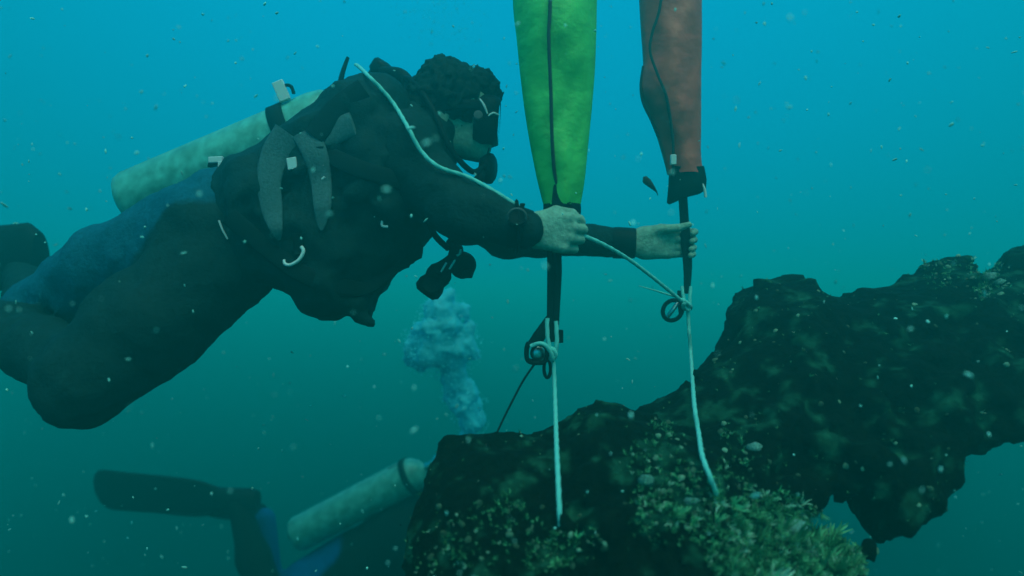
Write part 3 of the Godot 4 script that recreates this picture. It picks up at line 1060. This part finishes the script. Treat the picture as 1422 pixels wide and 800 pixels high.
# ---------------------------------------------------------------- lift bags
# rows of [v, left u, right u] at depth d, closed above the frame by a dome
func bag_skin(rows: Array, d: float, deep: float, sd: int) -> SurfaceTool:
	var n := noise_of(sd, 4.0, 3)
	var rings := []
	var cv := []
	for i in rows.size() - 1:
		for s in 5:
			var t := s / 5.0
			var r := []
			for k in 3:
				r.append(cubic_interpolate(rows[i][k], rows[i + 1][k], rows[maxi(i - 1, 0)][k], rows[mini(i + 2, rows.size() - 1)][k], t))
			cv.append(r)
	cv.append(rows[-1])
	for r in cv:
		var l := P(r[1], r[0], d)
		var q := P(r[2], r[0], d)
		var c := (l + q) * 0.5
		var half := (q - l) * 0.5
		var ring := PackedVector3Array()
		for j in 40:
			var a := TAU * j / 40
			var p := c + half * cos(a) + Vector3(0, 0, half.length() * deep * sin(a))
			var k := n.get_noise_3d(p.x * 2.0, p.y * 0.9, p.z * 2.0) * 0.03 * absf(sin(a))
			ring.append(p + Vector3(0, 0, sin(a)) * k)
		rings.append(ring)
	var st := begin()
	loft(st, rings, false)
	return st

func lift_bags() -> void:
	var d := 1.72
	var y := thing("lift_bag", "tall yellow green lift bag tapering down to the near diver's fist", "lift bag", P(780, 300, d), "lift bags")
	var rows := [[-330, 768, 772], [-322, 748, 794], [-300, 728, 816], [-250, 713, 830], [-150, 708, 833], [0, 712, 829], [50, 717, 828], [100, 722, 826], [150, 728, 822], [200, 736, 817], [250, 746, 812], [286, 755, 806]]
	part("envelope", bag_skin(rows, d, 0.75, 61), M.yellow_bag, y)
	var st := begin()
	tube(st, [P(764, -200, d - 0.1), P(764, 0, d - 0.093), P(762, 50, d - 0.093), P(765, 130, d - 0.08), P(767, 200, d - 0.066), P(772, 250, d - 0.046), P(788, 290, d - 0.03)], 0.0042, 8)
	part("seam_cord", st, M.dark_cord, y)
	# dark mouth of the bag gathered into its two straps
	var mouth := []
	for r in [[284, 755, 806], [290, 755, 806.5], [297, 757, 806], [304, 764, 803]]:
		var ring := PackedVector3Array()
		var c := (P(r[1], r[0], d) + P(r[2], r[0], d)) * 0.5
		var half: float = (P(r[2], r[0], d) - P(r[1], r[0], d)).length() * 0.5
		for j in 24:
			var an := TAU * j / 24
			ring.append(c + Vector3(cos(an) * half * 1.02, 0, sin(an) * (half * 0.76 + 0.004)))
		mouth.append(ring)
	st = begin()
	loft(st, mouth)
	part("mouth_collar", st, M.strap, y)
	st = begin()
	tube(st, [P(771, 256, d - 0.046), P(773, 266, d - 0.045), P(776, 276, d - 0.044), P(780, 287, d - 0.042)], [0.003, 0.01, 0.018, 0.026], 14, 5, 0.25, Vector3(0.1, 0.1, 1))
	part("gusset", st, M.strap, y)
	for s in [[758.0, 765.0, 763.5], [800.0, 775.0, 770.5]]:
		st = begin()
		tube(st, [P(s[0], 296, d - 0.01), P(lerpf(s[0], s[1], 0.6), 312, d - 0.005), P(s[1], 345, d - 0.005), P(s[1], 380, d), P((s[1] + s[2]) / 2, 430, d), P(s[2], 475, d)], [0.014, 0.012, 0.01, 0.009, 0.008], 10, 6, 0.3, Vector3(0.2, 0, 1))
		part("strap", st, M.strap, y)

	d = 2.0
	var r := thing("lift_bag", "tall dull red lift bag with a dark skirt and a white bead on its cord", "lift bag", P(955, 275, d), "lift bags")
	rows = [[-300, 925, 932], [-292, 910, 948], [-265, 892, 966], [-200, 882, 976], [-100, 884, 975], [0, 888, 974], [50, 891, 974], [88, 893.5, 973.5], [105, 891.5, 973], [130, 891, 973], [155, 900, 973], [185, 911, 973], [215, 920, 973], [242, 927, 976]]
	part("envelope", bag_skin(rows, d, 0.75, 62), M.red_bag, r)
	st = begin()
	tube(st, [P(926, -120, d - 0.075), P(918, 0, d - 0.07), P(906, 45, d - 0.064), P(903, 72, d - 0.062), P(914, 105, d - 0.07), P(925, 132, d - 0.072), P(931, 165, d - 0.064), P(935, 200, d - 0.058), P(935, 245, d - 0.05)], 0.0042, 8)
	part("seam_cord", st, M.dark_cord, r)
	st = begin()
	slab(st, P(935, 222, d - 0.064), Vector3(0.008, 0, 0), Vector3(0, 0.014, 0), Vector3(0, 0, 0.006))
	part("cord_bead", st, M.white_plastic, r)
	st = begin()
	tube(st, [P(893.5, 92, d - 0.004), P(890, 118, d - 0.006), P(893, 142, d - 0.008), P(905, 168, d - 0.01), P(914, 190, d - 0.012)], 0.004, 8)
	part("edge_seam", st, M.dark_cord, r)
	var skirt := []
	for s in [[234, 928, 977, 0.0], [240, 930, 978, 0.0], [255, 929, 980, 2.0], [272, 927, 979, 5.0], [274, 930, 976, 5.0]]:
		var ring := PackedVector3Array()
		var c := (P(s[1], s[0], d) + P(s[2], s[0], d)) * 0.5
		var half: float = (P(s[2], s[0], d) - P(s[1], s[0], d)).length() * 0.5
		for j in 24:
			var an := TAU * j / 24
			ring.append(c + Vector3(cos(an) * half * 1.03, 0.003 * sin(an * 3.0) + cos(an) * s[3] * 0.0035, sin(an) * (half * 0.76 + 0.005)))
		skirt.append(ring)
	st = begin()
	loft(st, skirt)
	part("skirt", st, M.strap, r)
	st = begin()
	tube(st, [P(972, 250, d - 0.03), P(978, 262, d - 0.03), P(980, 274, d - 0.03)], 0.004, 8, 4)
	part("toggle", st, M.white_plastic, r)
	st = begin()
	tube(st, [P(948, 268, d), P(950, 300, d), P(953, 340, d), P(955, 370, d), P(954, 408, d)], [0.014, 0.014, 0.016, 0.014, 0.009], 12, 6, 0.35, Vector3(0.2, 0, 1))
	part("strap", st, M.strap, r)

	st = begin()
	var blob := []
	for s in [[893, 253, 0.004], [896, 252, 0.015], [902, 254, 0.022], [907, 258, 0.021], [911, 264, 0.014], [913, 271, 0.003]]:
		var ring := PackedVector3Array()
		for j in 12:
			var an := TAU * j / 12
			ring.append(P(s[0], s[1], d) + Vector3(-0.4, 0.9, 0) * cos(an) * s[2] + Vector3(0, 0, 0.4) * sin(an) * s[2])
		blob.append(ring)
	loft(st, blob)
	alone("drifting_leaf", st, M.dark_cord, "small dark leaf drifting just left of the red bag's skirt", "leaf")

# ---------------------------------------------------------------- ropes and hardware
func ropes() -> void:
	var st := begin()
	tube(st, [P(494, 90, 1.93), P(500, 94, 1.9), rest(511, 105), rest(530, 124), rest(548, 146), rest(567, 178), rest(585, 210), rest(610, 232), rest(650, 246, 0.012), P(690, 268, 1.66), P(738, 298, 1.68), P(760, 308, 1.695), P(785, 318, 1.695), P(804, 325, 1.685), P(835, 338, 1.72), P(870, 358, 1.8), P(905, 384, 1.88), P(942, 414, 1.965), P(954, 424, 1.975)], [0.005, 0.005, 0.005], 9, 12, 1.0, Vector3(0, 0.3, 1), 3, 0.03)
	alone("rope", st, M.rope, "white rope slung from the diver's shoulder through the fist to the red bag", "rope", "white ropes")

	var y := thing("rope", "straight white rope hanging from the yellow bag's strap down to the log", "rope", P(778, 765, 1.56), "white ropes")
	st = begin()
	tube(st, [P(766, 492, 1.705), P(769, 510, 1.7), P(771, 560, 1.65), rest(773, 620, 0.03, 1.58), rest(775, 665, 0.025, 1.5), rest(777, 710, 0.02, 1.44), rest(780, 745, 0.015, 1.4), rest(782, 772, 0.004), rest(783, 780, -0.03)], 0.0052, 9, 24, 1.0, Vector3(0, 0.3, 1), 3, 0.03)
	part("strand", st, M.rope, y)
	st = begin()
	tube(st, [P(760, 442, 1.69), P(760, 462, 1.685), P(763, 482, 1.685), P(769, 492, 1.69), P(773, 480, 1.685), P(773, 462, 1.685), P(772, 446, 1.69)], 0.0052, 9, 8, 1.0, Vector3(0, 0.3, 1), 3, 0.03)
	part("loop", st, M.rope, y)
	st = begin()
	tube(st, [P(737, 481, 1.675), P(748, 477, 1.67), P(758, 480, 1.67), P(765, 490, 1.675), P(768, 500, 1.685), P(763, 497, 1.7), P(760, 490, 1.7), P(766, 484, 1.68), P(772, 492, 1.68), P(768, 500, 1.69)], 0.0052, 9, 8, 1.0, Vector3(0, 0.3, 1), 3, 0.03)
	part("knot", st, M.rope, y)

	var r := thing("rope", "white rope running from the red bag's knot to the pale growth on the log", "rope", P(995, 685, 1.62), "white ropes")
	st = begin()
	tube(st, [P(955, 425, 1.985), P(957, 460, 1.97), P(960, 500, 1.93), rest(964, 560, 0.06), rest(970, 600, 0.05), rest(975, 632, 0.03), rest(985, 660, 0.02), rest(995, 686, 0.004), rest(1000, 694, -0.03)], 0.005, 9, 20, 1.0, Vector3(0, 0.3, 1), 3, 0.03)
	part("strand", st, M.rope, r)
	st = begin()
	tube(st, [P(947, 398, 1.985), P(949, 412, 1.975), P(952, 426, 1.97), P(957, 430, 1.97), P(958, 414, 1.975), P(959, 398, 1.985)], 0.0048, 9, 8, 1.0, Vector3(0, 0.3, 1), 3, 0.03)
	part("loop", st, M.rope, r)
	st = begin()
	tube(st, [P(946, 416, 1.975), P(952, 419, 1.962), P(958, 424, 1.965), P(958, 429, 1.985), P(951, 429, 1.985), P(949, 423, 1.965), P(956, 420, 1.962)], 0.0055, 9, 8, 1.0, Vector3(0, 0.3, 1), 3, 0.03)
	part("knot", st, M.rope, r)
	st = begin()
	tube(st, [P(944, 414, 1.97), P(928, 409, 1.965), P(905, 402, 1.96), P(887, 397, 1.96)], [0.003, 0.0024, 0.001], 7, 6)
	part("frayed_end", st, M.rope, r)

	# hardware at the foot of each strap
	var c := thing("pulley_block", "square dark pulley block hanging at the foot of the yellow bag's strap", "pulley", P(748, 490, 1.71))
	for s in [0.018, -0.018]:
		st = begin()
		var fr := [P(733, 478, 1.71), P(731, 488, 1.71), P(733, 500, 1.71), P(745, 503, 1.71), P(757, 500, 1.71), P(758, 482, 1.71), P(746, 477, 1.71), P(733, 478, 1.71)]
		for i in fr.size(): fr[i] += Vector3(0, 0, s)
		tube(st, fr, 0.0055, 8, 5, 1.0, Vector3(0, 0, 1), 0, 0.03, true)
		part("cheek_plate", st, M.dark_plastic, c)
	st = begin()
	lathe(st, P(746, 490, 1.73), Vector3(0.3, 0, 1), [[0.0, 0.018], [0.004, 0.02], [0.014, 0.012], [0.024, 0.02], [0.028, 0.018], [0.028, 0.004]], 20)
	part("sheave", st, M.steel, c)
	st = begin()
	tube(st, [P(738, 480, 1.72), P(748, 468, 1.72), P(756, 455, 1.725), P(762, 440, 1.725)], [0.012, 0.016, 0.014, 0.006], 10, 6, 0.5)
	part("becket", st, M.strap, c)
	st = begin()
	tube(st, ring_of(P(760, 512, 1.71), Vector3(0.008, 0, 0.004), Vector3(0, 0.022, 0), 16), 0.0042, 8, 2, 1.0, Vector3(0, 0, 1), 0, 0.03, true)
	part("link", st, M.dark_plastic, c)
	st = begin()
	slab(st, P(778, 467, 1.73), Vector3(0.007, 0, 0), Vector3(0, 0.016, 0), Vector3(0, 0, 0.01))
	part("clip", st, M.dark_plastic, c)

	var k := thing("shackle", "round dark shackle hanging beside the knot under the red bag", "shackle", P(934, 432, 2.0))
	st = begin()
	tube(st, ring_of(P(934, 431, 2.0), Vector3(0.026, 0, 0.008), Vector3(0.004, 0.029, 0), 20), 0.0062, 10, 2, 1.0, Vector3(0, 0, 1), 0, 0.03, true)
	part("bow", st, M.dark_plastic, k)
	st = begin()
	tube(st, [P(927, 440, 1.99), P(934, 431, 1.985), P(941, 421, 1.99)], 0.006, 8, 4)
	part("pin", st, M.steel, k)
	st = begin()
	tube(st, [P(944, 404, 2.01), P(944, 420, 2.0), P(946, 436, 2.0)], 0.007, 8, 4, 0.5)
	part("tape", st, M.strap, k)

	st = begin()
	tube(st, [P(742, 506, 1.72), P(727, 528, 1.74), P(712, 556, 1.76), P(698, 584, 1.78), P(687, 608, 1.79)], 0.0028, 8)
	alone("cord", st, M.dark_cord, "thin dark cord slanting from the pulley block down to the log's crest", "cord")

# ---------------------------------------------------------------- air and drifting matter
func plume(list: Array, lumps: Array, d: float, count: int, rmin: float, rmax: float) -> void:
	var total := 0.0
	for L in lumps: total += L[2] * L[2]
	for L in lumps:
		for n in int(count * L[2] * L[2] / total):
			var o := Vector3(rng.randfn(), rng.randfn(), rng.randfn())
			o = o.normalized() * pow(rng.randf(), 0.6) * 1.25
			var p: Vector3 = P(L[0], L[1], d) + o * L[2] / FOCAL * d
			var s := lerpf(rmin, rmax, pow(rng.randf(), 2.5))
			var b := Basis.from_euler(Vector3(rng.randfn(0, 0.4), rng.randf() * TAU, rng.randfn(0, 0.4)))
			list.append([Transform3D(b.scaled_local(Vector3(s, s * rng.randf_range(0.5, 0.8), s)), p), Color.WHITE])

func bubbles() -> void:
	var ball := SphereMesh.new()
	ball.radius = 1.0
	ball.height = 2.0
	ball.radial_segments = 10
	ball.rings = 5
	var list := []
	var lumps := [[652, 602, 12], [655, 585, 20], [648, 562, 24], [636, 545, 22], [630, 522, 20], [622, 500, 26], [600, 485, 34], [585, 475, 24], [635, 482, 30], [648, 488, 14], [612, 455, 34], [578, 498, 16], [640, 462, 20], [612, 432, 24], [622, 418, 15], [638, 432, 13]]
	plume(list, lumps, 2.9, 9000, 0.0012, 0.0045)
	var root := thing("bubble_plume", "soft blue plume of air bubbles rising from behind the log", "bubbles", P(650, 610, 2.9))
	root.set_meta("kind", "stuff")
	swarm("bubbles", ball, M.bubble, list, root)
	froth(root, lumps, 2.9, 91, M.froth)
	list = []
	var puffs := [[664, 105, 7], [624, 92, 7], [648, 86, 9], [600, 15, 50], [625, -20, 60], [640, 45, 26]]
	plume(list, puffs, 2.6, 900, 0.0008, 0.0025)
	root = thing("bubble_plume", "faint exhaled bubbles above the near diver's head", "bubbles", P(650, 90, 2.3))
	root.set_meta("kind", "stuff")
	swarm("bubbles", ball, M.bubble, list, root)

# the crowd of bubbles too fine to tell apart: billowing froth that lets part of the light through
func froth(root: Node3D, lumps: Array, d: float, sd: int, mat_: Material) -> void:
	var lo := Vector2(1e9, 1e9)
	var hi := Vector2(-1e9, -1e9)
	for L in lumps:
		lo = lo.min(Vector2(L[0] - L[2], L[1] - L[2]))
		hi = hi.max(Vector2(L[0] + L[2], L[1] + L[2]))
	var F := Field.new(P(lo.x - 12, lo.y - 12, d) + Vector3(0, 0, -0.2), P(hi.x + 12, hi.y + 12, d) + Vector3(0, 0, 0.2), 0.008)
	var c := F.colour(Color.WHITE)
	for L in lumps: F.cap(P(L[0], L[1], d), P(L[0] + 1, L[1], d), L[2] / FOCAL * d * 0.85, L[2] / FOCAL * d * 0.85, c, 0.02)
	F.grow(noise_of(sd, 9.0, 3), 0.035)
	var st := begin()
	F.mesh(st)
	part("froth", st, mat_, root)

func specks() -> void:
	var list := []
	for n in 1250:
		var d := 0.8 + 3.7 * pow(rng.randf(), 0.9)
		var p := P(rng.randf_range(-30, 1450), rng.randf_range(-20, 820), d)
		var s := rng.randf_range(0.0007, 0.0023) * (0.7 + 0.35 * d)
		if rng.randf() < 0.05: s *= 1.5
		var b := Basis.from_euler(Vector3(rng.randf() * TAU, rng.randf() * TAU, rng.randf() * TAU))
		list.append([Transform3D(b.scaled_local(Vector3(s, s * rng.randf_range(0.5, 1.0), s * rng.randf_range(0.7, 3.0))), p), Color(0.42, 1.0, 0.88) * rng.randf_range(0.5, 1.1)])
	swarm("marine_snow", pebble_mesh(5), M.speck, list, self, "pale specks of marine snow drifting everywhere in the water", "marine snow")
